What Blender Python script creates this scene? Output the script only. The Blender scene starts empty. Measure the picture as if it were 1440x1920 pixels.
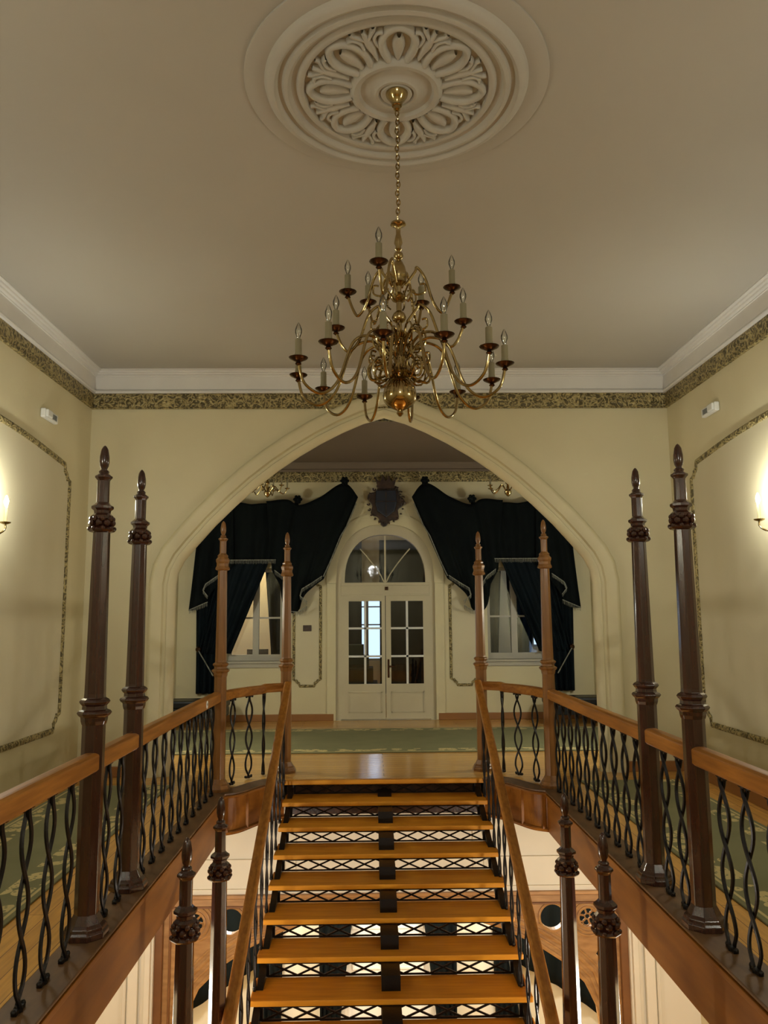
import bpy, bmesh, math, random
from mathutils import Vector, Matrix
from mathutils.geometry import tessellate_polygon
random.seed(7)
S = bpy.context.scene
COL = S.collection
PI = math.pi

# ------------------------------------------------------------------ camera
camd = bpy.data.cameras.new('camera'); cam = bpy.data.objects.new('camera', camd); COL.objects.link(cam)
camd.sensor_fit = 'VERTICAL'; camd.sensor_height = 24.0; camd.lens = 1489.9 / 1920 * 24.0
def cam_matrix():
    f = 1489.9
    F = Vector((693 - 720, -(1160 - 960), -f)).normalized()
    U = Vector((640 - 720, -(-10150 - 960), -f)).normalized()
    U = (U - F * U.dot(F)).normalized()
    R = F.cross(U)
    return Matrix(((R.x, R.y, R.z, -.145), (F.x, F.y, F.z, 0), (U.x, U.y, U.z, 1.65), (0, 0, 0, 1)))
cam.matrix_world = cam_matrix()
camd.clip_start = .05
S.camera = cam

# ------------------------------------------------------------------ exposure, world, lights
S.view_settings.view_transform = 'Standard'; S.view_settings.look = 'None'
S.view_settings.gamma = 1; S.view_settings.use_curve_mapping = False
S.view_settings.exposure = 0.95
W = bpy.data.worlds.new('world'); S.world = W; W.use_nodes = True
W.node_tree.nodes['Background'].inputs[0].default_value = (.50, .68, 1.0, 1)
W.node_tree.nodes['Background'].inputs[1].default_value = 1.3
WARM = (.96, .97, .87)
def lamp(name, loc, watt, color=WARM, r=.08):
    l = bpy.data.lights.new(name, 'POINT'); l.energy = watt; l.color = color; l.shadow_soft_size = r
    o = bpy.data.objects.new(name, l); o.location = loc; COL.objects.link(o); return o
def area(name, loc, watt, sx, sy, color=WARM, rot=(0, 0, 0)):
    l = bpy.data.lights.new(name, 'AREA'); l.energy = watt; l.color = color; l.shape = 'RECTANGLE'
    l.size = sx; l.size_y = sy
    o = bpy.data.objects.new(name, l); o.location = loc; o.rotation_euler = rot; COL.objects.link(o); return o
SCONCE_W = 9.0
# lamp light of the hall behind the viewer (lit chandelier seen mirrored in the fanlight glass)
lamp('hall_lamp_light', (0, -1.2, 3.3), 48, (.95, .97, .95), .2)
# unseen fill lights without fixtures, added to brighten the lower storey
for x in (-1.7, 1.7):
    lamp('lower_hall_fill', (x, 11.3, -1.3), 150, (1, .97, .88), .15)
lamp('lower_stair_fill', (-2.3, 5.6, -1.2), 80, (1, .97, .90), .15)  # added fill under the galleries, no fixture built
lamp('lower_stair_fill', (2.3, 5.6, -1.2), 80, (1, .97, .90), .15)
# weak lamps of the upper far hall and of the room behind the glass door
lamp('salon_light', (-3.0, 17.2, 3.3), 80, (1, .74, .44), .2)

# ------------------------------------------------------------------ materials
def nodes(m):
    m.use_nodes = True; nt = m.node_tree; return nt, nt.nodes, nt.links, nt.nodes['Principled BSDF']
def mat(name, col, rough=.5, metal=0.0, col2=None, scale=8, bump=0, bscale=60, stretch=(1, 1, 1), spec=None, coat=0, detail=4):
    m = bpy.data.materials.new(name); nt, N, L, P = nodes(m)
    P.inputs['Roughness'].default_value = rough; P.inputs['Metallic'].default_value = metal
    if spec is not None: P.inputs['Specular IOR Level'].default_value = spec
    if coat: P.inputs['Coat Weight'].default_value = coat; P.inputs['Coat Roughness'].default_value = .12
    tc = N.new('ShaderNodeTexCoord'); mp = N.new('ShaderNodeMapping'); mp.inputs['Scale'].default_value = stretch
    L.new(tc.outputs['Object'], mp.inputs[0])
    n = N.new('ShaderNodeTexNoise'); n.inputs['Scale'].default_value = scale; n.inputs['Detail'].default_value = detail
    L.new(mp.outputs[0], n.inputs['Vector'])
    r = N.new('ShaderNodeValToRGB'); r.color_ramp.elements[0].position = .32; r.color_ramp.elements[1].position = .68
    c2 = col2 or tuple(c * .93 for c in col)
    r.color_ramp.elements[0].color = (*c2, 1); r.color_ramp.elements[1].color = (*col, 1)
    L.new(n.outputs[0], r.inputs[0]); L.new(r.outputs[0], P.inputs['Base Color'])
    if bump:
        n2 = N.new('ShaderNodeTexNoise'); n2.inputs['Scale'].default_value = bscale; L.new(mp.outputs[0], n2.inputs['Vector'])
        b = N.new('ShaderNodeBump'); b.inputs['Strength'].default_value = bump; b.inputs['Distance'].default_value = .004
        L.new(n2.outputs[0], b.inputs['Height']); L.new(b.outputs[0], P.inputs['Normal'])
    return m
def emit(name, col, s):
    m = bpy.data.materials.new(name); nt, N, L, P = nodes(m)
    P.inputs['Base Color'].default_value = (*col, 1)
    P.inputs['Emission Color'].default_value = (*col, 1); P.inputs['Emission Strength'].default_value = s
    return m
def glass(name, tint=(1, 1, 1), amount=.12):
    m = bpy.data.materials.new(name); nt, N, L, P = nodes(m)
    t = N.new('ShaderNodeBsdfTransparent'); t.inputs[0].default_value = (*tint, 1)
    g = N.new('ShaderNodeBsdfGlossy'); g.inputs['Roughness'].default_value = .02
    f = N.new('ShaderNodeFresnel'); f.inputs[0].default_value = 1.5
    a = N.new('ShaderNodeMath'); a.operation = 'ADD'; a.inputs[1].default_value = amount; L.new(f.outputs[0], a.inputs[0])
    x = N.new('ShaderNodeMixShader'); L.new(a.outputs[0], x.inputs[0]); L.new(t.outputs[0], x.inputs[1]); L.new(g.outputs[0], x.inputs[2])
    L.new(x.outputs[0], N['Material Output'].inputs[0]); return m
def plank_mat(name, c1, c2, width, axis, rough=.25):
    m = bpy.data.materials.new(name); nt, N, L, P = nodes(m)
    P.inputs['Roughness'].default_value = rough; P.inputs['Specular IOR Level'].default_value = .35
    tc = N.new('ShaderNodeTexCoord'); mp = N.new('ShaderNodeMapping'); L.new(tc.outputs['Object'], mp.inputs[0])
    if axis == 'Y': mp.inputs['Rotation'].default_value = (0, 0, PI / 2)
    br = N.new('ShaderNodeTexBrick'); br.inputs['Scale'].default_value = 1; br.inputs['Brick Width'].default_value = 2.4
    br.inputs['Row Height'].default_value = width; br.inputs['Mortar Size'].default_value = .0025
    br.inputs['Color1'].default_value = (*c1, 1); br.inputs['Color2'].default_value = (*c2, 1)
    br.inputs['Mortar'].default_value = (c2[0] * .35, c2[1] * .35, c2[2] * .35, 1); L.new(mp.outputs[0], br.inputs['Vector'])
    mp2 = N.new('ShaderNodeMapping'); mp2.inputs['Scale'].default_value = (1.2, 18, 1); L.new(mp.outputs[0], mp2.inputs[0])
    n = N.new('ShaderNodeTexNoise'); n.inputs['Scale'].default_value = 2.2; n.inputs['Detail'].default_value = 6; L.new(mp2.outputs[0], n.inputs['Vector'])
    mx = N.new('ShaderNodeMix'); mx.data_type = 'RGBA'; mx.blend_type = 'MULTIPLY'; mx.inputs[0].default_value = .55
    L.new(br.outputs['Color'], mx.inputs[6]); L.new(n.outputs[0], mx.inputs[7]); 
    g = N.new('ShaderNodeBrightContrast'); g.inputs[1].default_value = .04; L.new(mx.outputs[2], g.inputs[0]); L.new(g.outputs[0], P.inputs['Base Color'])
    return m
def carpet_mat(name, lo, hi, axis):
    """green runner, floral border at both long edges; lo/hi = edges along axis (object coordinates)"""
    m = bpy.data.materials.new(name); nt, N, L, P = nodes(m); P.inputs['Roughness'].default_value = .95
    P.inputs['Specular IOR Level'].default_value = .1
    tc = N.new('ShaderNodeTexCoord'); sx = N.new('ShaderNodeSeparateXYZ'); L.new(tc.outputs['Object'], sx.inputs[0])
    v = sx.outputs[0 if axis == 'X' else 1]
    def mth(op, a, b=None):
        k = N.new('ShaderNodeMath'); k.operation = op
        for i, q in enumerate((a, b)):
            if q is None: continue
            if isinstance(q, (int, float)): k.inputs[i].default_value = q
            else: L.new(q, k.inputs[i])
        return k.outputs[0]
    mid = (lo + hi) / 2; hw = (hi - lo) / 2
    d = mth('SUBTRACT', hw, mth('ABSOLUTE', mth('SUBTRACT', v, mid)))       # distance to edge
    band = mth('MULTIPLY', mth('GREATER_THAN', d, .07), mth('LESS_THAN', d, .25))
    vo = N.new('ShaderNodeTexVoronoi'); vo.inputs['Scale'].default_value = 7.5; L.new(tc.outputs['Object'], vo.inputs['Vector'])
    vo2 = N.new('ShaderNodeTexVoronoi'); vo2.inputs['Scale'].default_value = 30; L.new(tc.outputs['Object'], vo2.inputs['Vector'])
    fl = mth('MULTIPLY', mth('LESS_THAN', vo.outputs['Distance'], .52), mth('GREATER_THAN', vo2.outputs['Distance'], .30))
    mask = mth('MULTIPLY', band, fl)
    line = mth('MULTIPLY', mth('GREATER_THAN', d, .035), mth('LESS_THAN', d, .055))
    mask = mth('MAXIMUM', mask, line)
    n = N.new('ShaderNodeTexNoise'); n.inputs['Scale'].default_value = 3; L.new(tc.outputs['Object'], n.inputs['Vector'])
    r = N.new('ShaderNodeValToRGB'); r.color_ramp.elements[0].color = (.19, .185, .095, 1); r.color_ramp.elements[1].color = (.25, .235, .125, 1); L.new(n.outputs[0], r.inputs[0])
    mx = N.new('ShaderNodeMix'); mx.data_type = 'RGBA'; L.new(mask, mx.inputs[0]); L.new(r.outputs[0], mx.inputs[6]); mx.inputs[7].default_value = (.58, .47, .22, 1)
    L.new(mx.outputs[2], P.inputs['Base Color'])
    return m
def frieze_mat(name):
    m = bpy.data.materials.new(name); nt, N, L, P = nodes(m); P.inputs['Roughness'].default_value = .45; P.inputs['Metallic'].default_value = .25
    tc = N.new('ShaderNodeTexCoord')
    nz = N.new('ShaderNodeTexNoise'); nz.inputs['Scale'].default_value = 7; L.new(tc.outputs['Object'], nz.inputs['Vector'])
    ad = N.new('ShaderNodeMix'); ad.data_type = 'RGBA'; ad.inputs[0].default_value = .12; L.new(tc.outputs['Object'], ad.inputs[6]); L.new(nz.outputs['Color'], ad.inputs[7])
    vo = N.new('ShaderNodeTexVoronoi'); vo.inputs['Scale'].default_value = 52; vo.feature = 'SMOOTH_F1'; L.new(ad.outputs[2], vo.inputs['Vector'])
    vo2 = N.new('ShaderNodeTexVoronoi'); vo2.inputs['Scale'].default_value = 13; vo2.feature = 'DISTANCE_TO_EDGE'; L.new(ad.outputs[2], vo2.inputs['Vector'])
    r = N.new('ShaderNodeValToRGB'); r.color_ramp.elements[0].position = .22; r.color_ramp.elements[1].position = .5
    r.color_ramp.elements[0].color = (.44, .35, .15, 1); r.color_ramp.elements[1].color = (.10, .078, .030, 1); L.new(vo.outputs['Distance'], r.inputs[0])
    r2 = N.new('ShaderNodeValToRGB'); r2.color_ramp.elements[0].position = .02; r2.color_ramp.elements[1].position = .10
    r2.color_ramp.elements[0].color = (.46, .37, .16, 1); r2.color_ramp.elements[1].color = (0, 0, 0, 1); L.new(vo2.outputs['Distance'], r2.inputs[0])
    mx = N.new('ShaderNodeMix'); mx.data_type = 'RGBA'; mx.blend_type = 'LIGHTEN'; mx.inputs[0].default_value = 1; L.new(r.outputs[0], mx.inputs[6]); L.new(r2.outputs[0], mx.inputs[7])
    L.new(mx.outputs[2], P.inputs['Base Color'])
    b = N.new('ShaderNodeBump'); b.inputs['Strength'].default_value = .8; b.inputs['Distance'].default_value = .02; b.invert = True
    L.new(vo.outputs['Distance'], b.inputs['Height']); L.new(b.outputs[0], P.inputs['Normal'])
    return m

M = {}
M['wall'] = mat('cream_wall_paint', (.655, .59, .375), .55, col2=(.62, .55, .34), scale=1.2, bump=.15, bscale=90)
M['arch'] = mat('cream_molding_paint', (.67, .60, .375), .5, scale=3)
M['low_wall'] = mat('pale_lower_wall_paint', (.78, .73, .58), .6, scale=1.5)
M['panel'] = mat('panel_field_paint', (.62, .56, .38), .55, col2=(.59, .53, .355), scale=1.5)
M['ceil'] = mat('ceiling_paint', (.49, .47, .42), .7, col2=(.465, .445, .39), scale=.7)
M['ceil_far'] = mat('shade_tinted_far_ceiling', (.17, .125, .085), .7, scale=1)  # weak light of the far hall put into a darker colour; cornice shares it
M['plaster'] = mat('white_plaster', (.52, .50, .44), .6, scale=4)
M['cove'] = mat('cornice_white_paint', (.74, .72, .68), .6, scale=3)
M['frieze'] = frieze_mat('gilded_frieze_relief')
M['frame_relief'] = frieze_mat('gilded_panel_frame_relief')
M['floor'] = plank_mat('oak_plank_floor', (.95, .47, .06), (.82, .38, .045), .11, 'Y', .22)
M['floorX'] = plank_mat('oak_parquet_landing', (.84, .43, .06), (.72, .35, .045), .13, 'X', .16)
M['rail'] = mat('honey_oak_rail', (.40, .165, .028), .36, col2=(.26, .098, .015), scale=3, stretch=(14, 1, 14), spec=.25)
M['railX'] = mat('honey_oak_rail_cross', (.40, .165, .028), .36, col2=(.26, .098, .015), scale=3, stretch=(1, 6, 14), spec=.25)
M['beam'] = mat('oak_beam_fascia', (.30, .113, .014), .45, col2=(.19, .068, .008), scale=1.6, stretch=(6, 1, 6), spec=.25)
M['curb'] = mat('worn_oak_curb', (.17, .088, .034), .5, col2=(.11, .056, .022), scale=5, stretch=(3, 1, 1))
M['post'] = mat('mahogany_post', (.060, .018, .008), .22, col2=(.032, .009, .005), scale=3, stretch=(10, 10, 1), coat=.6)
M['post_light'] = mat('orange_brown_post', (.25, .110, .026), .32, col2=(.17, .07, .016), scale=3, stretch=(10, 10, 1), coat=.15)  # lighter orange-brown variant of the post material, for the far posts
M['tread'] = mat('orange_oak_tread', (.62, .26, .018), .42, col2=(.46, .175, .012), scale=2.2, stretch=(1, 12, 6), spec=.25)
M['iron'] = mat('black_wrought_iron', (.018, .015, .013), .38, .6, bump=.3)
M['brass'] = mat('polished_brass', (.50, .38, .18), .13, 1.0, col2=(.30, .22, .10), scale=5)
M['brass_dark'] = mat('dark_brass_pan', (.09, .05, .03), .2, .9)
M['candle'] = mat('ivory_candle_sleeve', (.25, .215, .12), .6)
M['bulb'] = glass('clear_bulb_glass', (.93, .93, .9), .12)
M['lit'] = emit('lit_candle_bulb', (1, .88, .62), 25)
M['glass'] = glass('window_glass', (.80, .82, .82), .0)
M['door'] = mat('cream_door_paint', (.56, .50, .34), .4, scale=3)
M['winframe'] = mat('grey_white_window_paint', (.42, .39, .31), .45, scale=3)
M['curtain'] = mat('dark_green_velvet', (.0030, .0055, .0055), .85, col2=(.0015, .003, .0035), scale=3, spec=.15)
M['drape'] = mat('dark_teal_drape', (.0028, .0075, .011), .8, col2=(.0015, .004, .006), scale=3, spec=.15)
M['fringe'] = mat('silver_fringe', (.30, .30, .24), .7, col2=(.10, .10, .08), scale=60, stretch=(1, 1, .2))
M['black'] = mat('black_leather', (.008, .008, .008), .4, spec=.3)
M['darkwood'] = mat('dark_carved_wood', (.065, .032, .018), .4, col2=(.02, .011, .008), scale=14, bump=.6, bscale=40)
M['screenwood'] = mat('golden_oak_screen', (.52, .29, .105), .4, col2=(.34, .17, .055), scale=2, stretch=(2, 2, 8), coat=.15)
M['screenred'] = mat('reddish_oak_trim', (.22, .095, .03), .4, col2=(.15, .06, .018), scale=3)
M['base'] = mat('oak_skirting', (.30, .13, .035), .4, scale=4)
M['white'] = mat('white_plastic', (.75, .75, .70), .4)
M['grey'] = mat('grey_grille', (.12, .13, .12), .5)
M['green'] = mat('dark_green_cloth', (.035, .055, .03), .9, scale=6)
M['blue'] = mat('dark_blue_enamel', (.012, .016, .03), .35)

# ------------------------------------------------------------------ mesh helper
class MB:
    def __init__(s): s.v = []; s.f = []
    def add(s, vs, fs):
        o = len(s.v); s.v += [tuple(v) for v in vs]; s.f += [tuple(i + o for i in f) for f in fs]; return s
    def box(s, x0, x1, y0, y1, z0, z1):
        return s.add([(x0, y0, z0), (x1, y0, z0), (x1, y1, z0), (x0, y1, z0), (x0, y0, z1), (x1, y0, z1), (x1, y1, z1), (x0, y1, z1)],
              [(0, 3, 2, 1), (4, 5, 6, 7), (0, 1, 5, 4), (1, 2, 6, 5), (2, 3, 7, 6), (3, 0, 4, 7)])
    def lathe(s, prof, n=16, c=(0, 0, 0), rot=0, caps=True):
        vs = []; fs = []
        for r, z in prof:
            for i in range(n):
                a = 2 * PI * i / n + rot; vs.append((c[0] + r * math.cos(a), c[1] + r * math.sin(a), c[2] + z))
        for j in range(len(prof) - 1):
            for i in range(n):
                k = (i + 1) % n; fs.append((j * n + i, j * n + k, (j + 1) * n + k, (j + 1) * n + i))
        if caps: fs.append(tuple(range(n))[::-1]); fs.append(tuple((len(prof) - 1) * n + i for i in range(n)))
        return s.add(vs, fs)
    def tube(s, path, r, n=8, closed=False):
        P = [Vector(p) for p in path]; vs = []; fs = []; L = len(P); prev = None
        for i, p in enumerate(P):
            a = P[(i - 1) % L] if (closed or i) else p; b = P[(i + 1) % L] if (closed or i < L - 1) else p
            t = (b - a).normalized()
            if prev is None:
                u = Vector((0, 0, 1)).cross(t)
                if u.length < .1: u = Vector((1, 0, 0)).cross(t)
            else: u = prev - t * prev.dot(t)
            u.normalize(); prev = u; w = t.cross(u); rr = r[i] if isinstance(r, (list, tuple)) else r
            for k in range(n):
                a_ = 2 * PI * k / n; vs.append(p + (u * math.cos(a_) + w * math.sin(a_)) * rr)
        for i in range(L if closed else L - 1):
            j = (i + 1) % L
            for k in range(n):
                q = (k + 1) % n; fs.append((i * n + k, i * n + q, j * n + q, j * n + k))
        if not closed: fs.append(tuple(range(n))[::-1]); fs.append(tuple((L - 1) * n + k for k in range(n)))
        return s.add(vs, fs)
    def bar(s, a, b, w, h, up=(0, 0, 1)):
        a = Vector(a); b = Vector(b); t = (b - a).normalized(); r = t.cross(Vector(up)).normalized(); u = r.cross(t)
        vs = [p + r * (sx * w / 2) + u * (sz * h / 2) for p in (a, b) for sx, sz in ((-1, -1), (1, -1), (1, 1), (-1, 1))]
        return s.add(vs, [(0, 1, 2, 3), (7, 6, 5, 4), (0, 4, 5, 1), (1, 5, 6, 2), (2, 6, 7, 3), (3, 7, 4, 0)])
    def prism(s, outer, holes, y0, y1):
        """polygon(s) in the XZ plane extruded from y0 to y1"""
        loops = [outer] + list(holes)
        tris = tessellate_polygon([[Vector((x, z, 0)) for x, z in l] for l in loops])
        flat = [p for l in loops for p in l]; n = len(flat)
        vs = [(x, y0, z) for x, z in flat] + [(x, y1, z) for x, z in flat]
        fs = [tuple(t) for t in tris] + [tuple(i + n for i in t)[::-1] for t in tris]; o = 0
        for l in loops:
            m = len(l)
            for i in range(m): j = (i + 1) % m; fs.append((o + i, o + j, o + j + n, o + i + n))
            o += m
        return s.add(vs, fs)
    def slab(s, poly, z0, z1):
        tris = tessellate_polygon([[Vector((x, y, 0)) for x, y in poly]]); n = len(poly)
        vs = [(x, y, z0) for x, y in poly] + [(x, y, z1) for x, y in poly]
        fs = [tuple(t) for t in tris] + [tuple(i + n for i in t) for t in tris]
        for i in range(n): j = (i + 1) % n; fs.append((i, j, j + n, i + n))
        return s.add(vs, fs)
    def grid(s, rows):
        m = len(rows[0]); vs = [p for r in rows for p in r]
        return s.add(vs, [(j * m + i, j * m + i + 1, (j + 1) * m + i + 1, (j + 1) * m + i) for j in range(len(rows) - 1) for i in range(m - 1)])
    def sphere(s, c, r, n=8, sz=1):
        prof = [(max(r * math.sin(PI * i / n), .0004), -r * sz * math.cos(PI * i / n)) for i in range(n + 1)]
        return s.lathe(prof, n, c)
    def build(s, name, m, parent=None, smooth=False, bevel=0, loc=None, solid=0):
        me = bpy.data.meshes.new(name); me.from_pydata(s.v, [], s.f); me.update()
        b = bmesh.new(); b.from_mesh(me); bmesh.ops.recalc_face_normals(b, faces=b.faces); b.to_mesh(me); b.free()
        me.materials.append(M[m] if isinstance(m, str) else m)
        if smooth:
            me.polygons.foreach_set('use_smooth', [True] * len(me.polygons))
            try: me.set_sharp_from_angle(angle=math.radians(45))
            except Exception: pass
        o = bpy.data.objects.new(name, me); COL.objects.link(o)
        if loc: o.location = loc
        if parent: o.parent = parent
        if bevel:
            d = o.modifiers.new('bevel', 'BEVEL'); d.width = bevel; d.segments = 2; d.limit_method = 'ANGLE'
        if solid:
            d = o.modifiers.new('solid', 'SOLIDIFY'); d.thickness = solid; d.offset = 0
        return o
def tag(o, label, cat, group=None, kind=None):
    o['label'] = label; o['category'] = cat
    if group: o['group'] = group
    if kind: o['kind'] = kind
    return o
def struct(o): o['kind'] = 'structure'; return o
def thing(name, label, cat, loc=(0, 0, 0), rz=0, group=None):
    o = bpy.data.objects.new(name, None); COL.objects.link(o); o.location = loc; o.rotation_euler = (0, 0, rz); o.empty_display_size = .1
    return tag(o, label, cat, group)
def kids(o): return [c for c in COL.objects if c.parent == o]
def copy_tree(o, parent=None):
    c = o.copy(); COL.objects.link(c); c.parent = parent
    for k in kids(o): copy_tree(k, c)
    return c
def catmull(P, k=6):
    P = [Vector(p) for p in P]; out = []
    for i in range(len(P) - 1):
        p0 = P[max(i - 1, 0)]; p1 = P[i]; p2 = P[i + 1]; p3 = P[min(i + 2, len(P) - 1)]
        for j in range(k):
            t = j / k
            out.append(.5 * ((2 * p1) + (p2 - p0) * t + (2 * p0 - 5 * p1 + 4 * p2 - p3) * t * t + (3 * p1 - p0 - 3 * p2 + p3) * t ** 3))
    out.append(P[-1]); return out

# ================================================================== THE SHELL
XW = 3.27; YA = 8.80; H = 4.45; YB = 13.35; XB = .12; YR = -2.6; LZ = -4.75; XM = .03
def slab_struct(name, poly, z0, z1, m): return struct(MB().slab(poly, z0, z1).build(name, m))
slab_struct('ceiling', [(-XW - .2, YR - .2), (XW + .2, YR - .2), (XW + .2, YA), (-XW - .2, YA)], H, H + .12, 'ceil')
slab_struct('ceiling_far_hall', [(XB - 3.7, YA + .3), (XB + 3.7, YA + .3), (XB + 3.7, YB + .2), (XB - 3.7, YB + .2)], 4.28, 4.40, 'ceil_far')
# floors: the two side galleries, the viewer's gallery and the far landing
slab_struct('floor_left_gallery', [(-XW, 1.0), (-1.74, 1.0), (-1.74, 7.9), (-XW, 7.9)], -.33, 0, 'floor')
slab_struct('floor_right_gallery', [(1.74, 1.0), (XW, 1.0), (XW, 7.9), (1.74, 7.9)], -.33, 0, 'floor')
slab_struct('floor_near_gallery', [(-XW, YR), (XW, YR), (XW, 1.0), (-XW, 1.0)], -.33, 0, 'floor')
edge = [(-1.74, 7.9), (-1.53, 7.9), (-1.38, 8.0), (-1.2, 8.34), (-1.02, 8.52), (1.02, 8.52), (1.2, 8.34), (1.38, 8.0), (1.53, 7.9), (1.74, 7.9)]
slab_struct('floor_landing', [(-XW, 7.9)] + edge + [(XW, 7.9), (XW, 9.2), (XB + 3.45, 9.2), (XB + 3.45, YB), (XB - 3.45, YB), (XB - 3.45, 9.2), (-XW, 9.2)], -.045, 0, 'floorX')
slab_struct('ceiling_lower', [(-XW, 7.9)] + [(-1.74, 7.9), (-1.62, 8.0), (-1.48, 8.12), (-1.32, 8.45), (-1.1, 8.78), (1.1, 8.78), (1.32, 8.45), (1.48, 8.12), (1.62, 8.0), (1.74, 7.9)] + [(XW, 7.9), (XW, 9.2), (XB + 3.45, 9.2), (XB + 3.45, YB), (XB - 3.45, YB), (XB - 3.45, 9.2), (-XW, 9.2)], -.36, -.30, 'ceil')
slab_struct('floor_lower', [(-4, YR), (4, YR), (4, YB + .2), (-4, YB + .2)], LZ - .1, LZ, 'floorX')
# side walls run through both storeys
struct(MB().box(-XW - .2, -XW, YR, YA, LZ, H).build('wall_left', 'wall'))
struct(MB().box(XW, XW + .2, YR, YA, LZ, H).build('wall_right', 'wall'))
struct(MB().box(-XW - .2, XW + .2, YR - .2, YR, LZ, H).build('wall_rear', 'wall'))
struct(MB().box(XB - 3.65, XB - 3.45, YA + .3, YB, LZ, 4.3).build('wall_far_left', 'wall'))
struct(MB().box(XB + 3.45, XB + 3.65, YA + .3, YB, LZ, 4.3).build('wall_far_right', 'wall'))

# ---- arch wall
half = [(0, 3.92), (.24, 3.85), (.48, 3.745), (.72, 3.62), (.96, 3.475), (1.2, 3.31), (1.44, 3.12), (1.66, 2.92), (1.89, 2.69), (2.1, 2.45), (2.22, 2.30), (2.285, 2.17), (2.31, 2.03), (2.31, 0)]
arch = [(XM - x, z) for x, z in half[::-1]] + [(XM + x, z) for x, z in half[1:]]
Z0A = 0
outer = [(-XW, 0), (-XW, H), (XW, H), (XW, 0)] + [(XM + (x - XM) * 1.035, z * 1.02) for x, z in arch[::-1]]
struct(MB().prism(outer, [], YA, YA + .22).build('wall_arch', 'wall'))
# splayed molding swept round the opening: (outward offset, y)
prof = [(.09, .24), (.03, .15), (-.006, .04), (0, .0), (.045, -.035), (.075, -.035), (.085, -.018), (.115, -.018), (.13, -.05), (.225, -.075), (.25, -.07), (.275, -.05), (.285, 0)]
def arch_sweep(path, prof, y, flat_ends=True):
    n = len(path); rows = []
    for i, (x, z) in enumerate(path):
        a = path[max(i - 1, 0)]; b = path[min(i + 1, n - 1)]
        def nrm(p, q):
            dx, dz = q[0] - p[0], q[1] - p[1]; l = math.hypot(dx, dz); return (-dz / l, dx / l)
        if i == 0: N = nrm(path[0], path[1]); k = 1
        elif i == n - 1: N = nrm(path[-2], path[-1]); k = 1
        else:
            n1 = nrm(a, (x, z)); n2 = nrm((x, z), b); N = (n1[0] + n2[0], n1[1] + n2[1]); l = math.hypot(*N); N = (N[0] / l, N[1] / l)
            k = 1 / max(.6, N[0] * n1[0] + N[1] * n1[1])
        rows.append([(x + N[0] * d * k, y + yy, z + N[1] * d * k) for d, yy in prof])
    return rows
struct(MB().grid(arch_sweep(arch, prof, YA)).build('trim_arch', 'arch', smooth=True))
# lower storey: rectangular opening that holds the wooden screen
XS = .08
struct(MB().prism([(-XW, LZ), (-XW, -.33), (XW, -.33), (XW, LZ), (XS + 2.48, LZ), (XS + 2.48, -1.2), (XS - 2.48, -1.2), (XS - 2.48, LZ)], [], YA, YA + .34).build('wall_arch_lower', 'low_wall'))
for s in (-1, 1):
    mb = MB()
    for a, b, d in ((2.50, 2.56, .05), (2.56, 2.60, .025), (2.62, 2.72, .06), (2.74, 2.78, .03)): mb.box(XS + s * a if s > 0 else XS - b, XS + b if s > 0 else XS - a, YA - d, YA, LZ, -.33)
    struct(mb.build('trim_pilaster', 'low_wall', bevel=.008))
mb = MB()   # panel moldings on the band above the screen
for x0, x1 in ((-2.3, -1.05), (-.95, .95), (1.05, 2.3)):
    for a, b, c, d in ((x0, x1, -.40, -.415), (x0, x1, -1.16, -1.145), (x0, x0 + .015, -1.16, -.4), (x1 - .015, x1, -1.16, -.4), (x0, x1, -.86, -.85)):
        mb.box(a, b, YA - .02, YA, min(c, d), max(c, d))
struct(mb.build('trim_lower_panels', 'low_wall'))

# ---- cornice, frieze
def run_profile(prof, name, m, loops):
    """prof (inset, z) run along the top of walls; loops: list of rect (x0,x1,y0,y1)"""
    mb = MB(); x0, x1, y0, y1 = loops
    rows = []
    for cx, cy in ((0, 0), (0, 1), (1, 1), (1, 0), (0, 0)):
        rows.append([((x1 - d) if cx else (x0 + d), (y1 - d) if cy else (y0 + d), z) for d, z in prof])
    mb.grid(rows); return struct(mb.build(name, m))
main = (-XW, XW, YR, YA)
run_profile([(0, 4.19), (.05, 4.19), (.055, 4.205), (.05, 4.22), (.022, 4.225), (.022, 4.235), (.03, 4.24), (.04, 4.38), (.05, 4.385), (.05, 4.395), (.075, 4.40), (.08, 4.415), (.10, 4.42), (.105, 4.435), (.13, 4.44), (.13, H)], 'trim_cornice', 'cove', main)
run_profile([(0, 4.015), (.03, 4.015), (.034, 4.022), (.03, 4.03), (.02, 4.035)], 'trim_frieze_lower_bead', 'frieze', main)
run_profile([(.02, 4.03), (.026, 4.06), (.026, 4.16), (.02, 4.19)], 'trim_frieze', 'frieze', main)
farr = (XB - 3.45, XB + 3.45, YA + .34, YB)
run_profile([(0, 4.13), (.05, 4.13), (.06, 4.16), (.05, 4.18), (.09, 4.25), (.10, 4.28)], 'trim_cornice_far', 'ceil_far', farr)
run_profile([(0, 3.955), (.02, 3.955), (.026, 4.0), (.026, 4.1), (.02, 4.13)], 'trim_frieze_far', 'frieze', farr)

# ---- skirtings
def skirting(name, x0, x1, y0, y1): struct(MB().box(x0, x1, y0, y1, 0, .11).build(name, 'base', bevel=.006))
skirting('baseboard_left', -XW, -XW + .025, YR, YA); skirting('baseboard_right', XW - .025, XW, YR, YA)
skirting('baseboard_arch_left', -XW, XM - 2.60, YA - .025, YA); skirting('baseboard_arch_right', XM + 2.60, XW, YA - .025, YA)
skirting('baseboard_far_left', XB - 3.45, XB - .86, YB - .03, YB); skirting('baseboard_far_right', XB + .86, XB + 3.45, YB - .03, YB)

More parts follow.
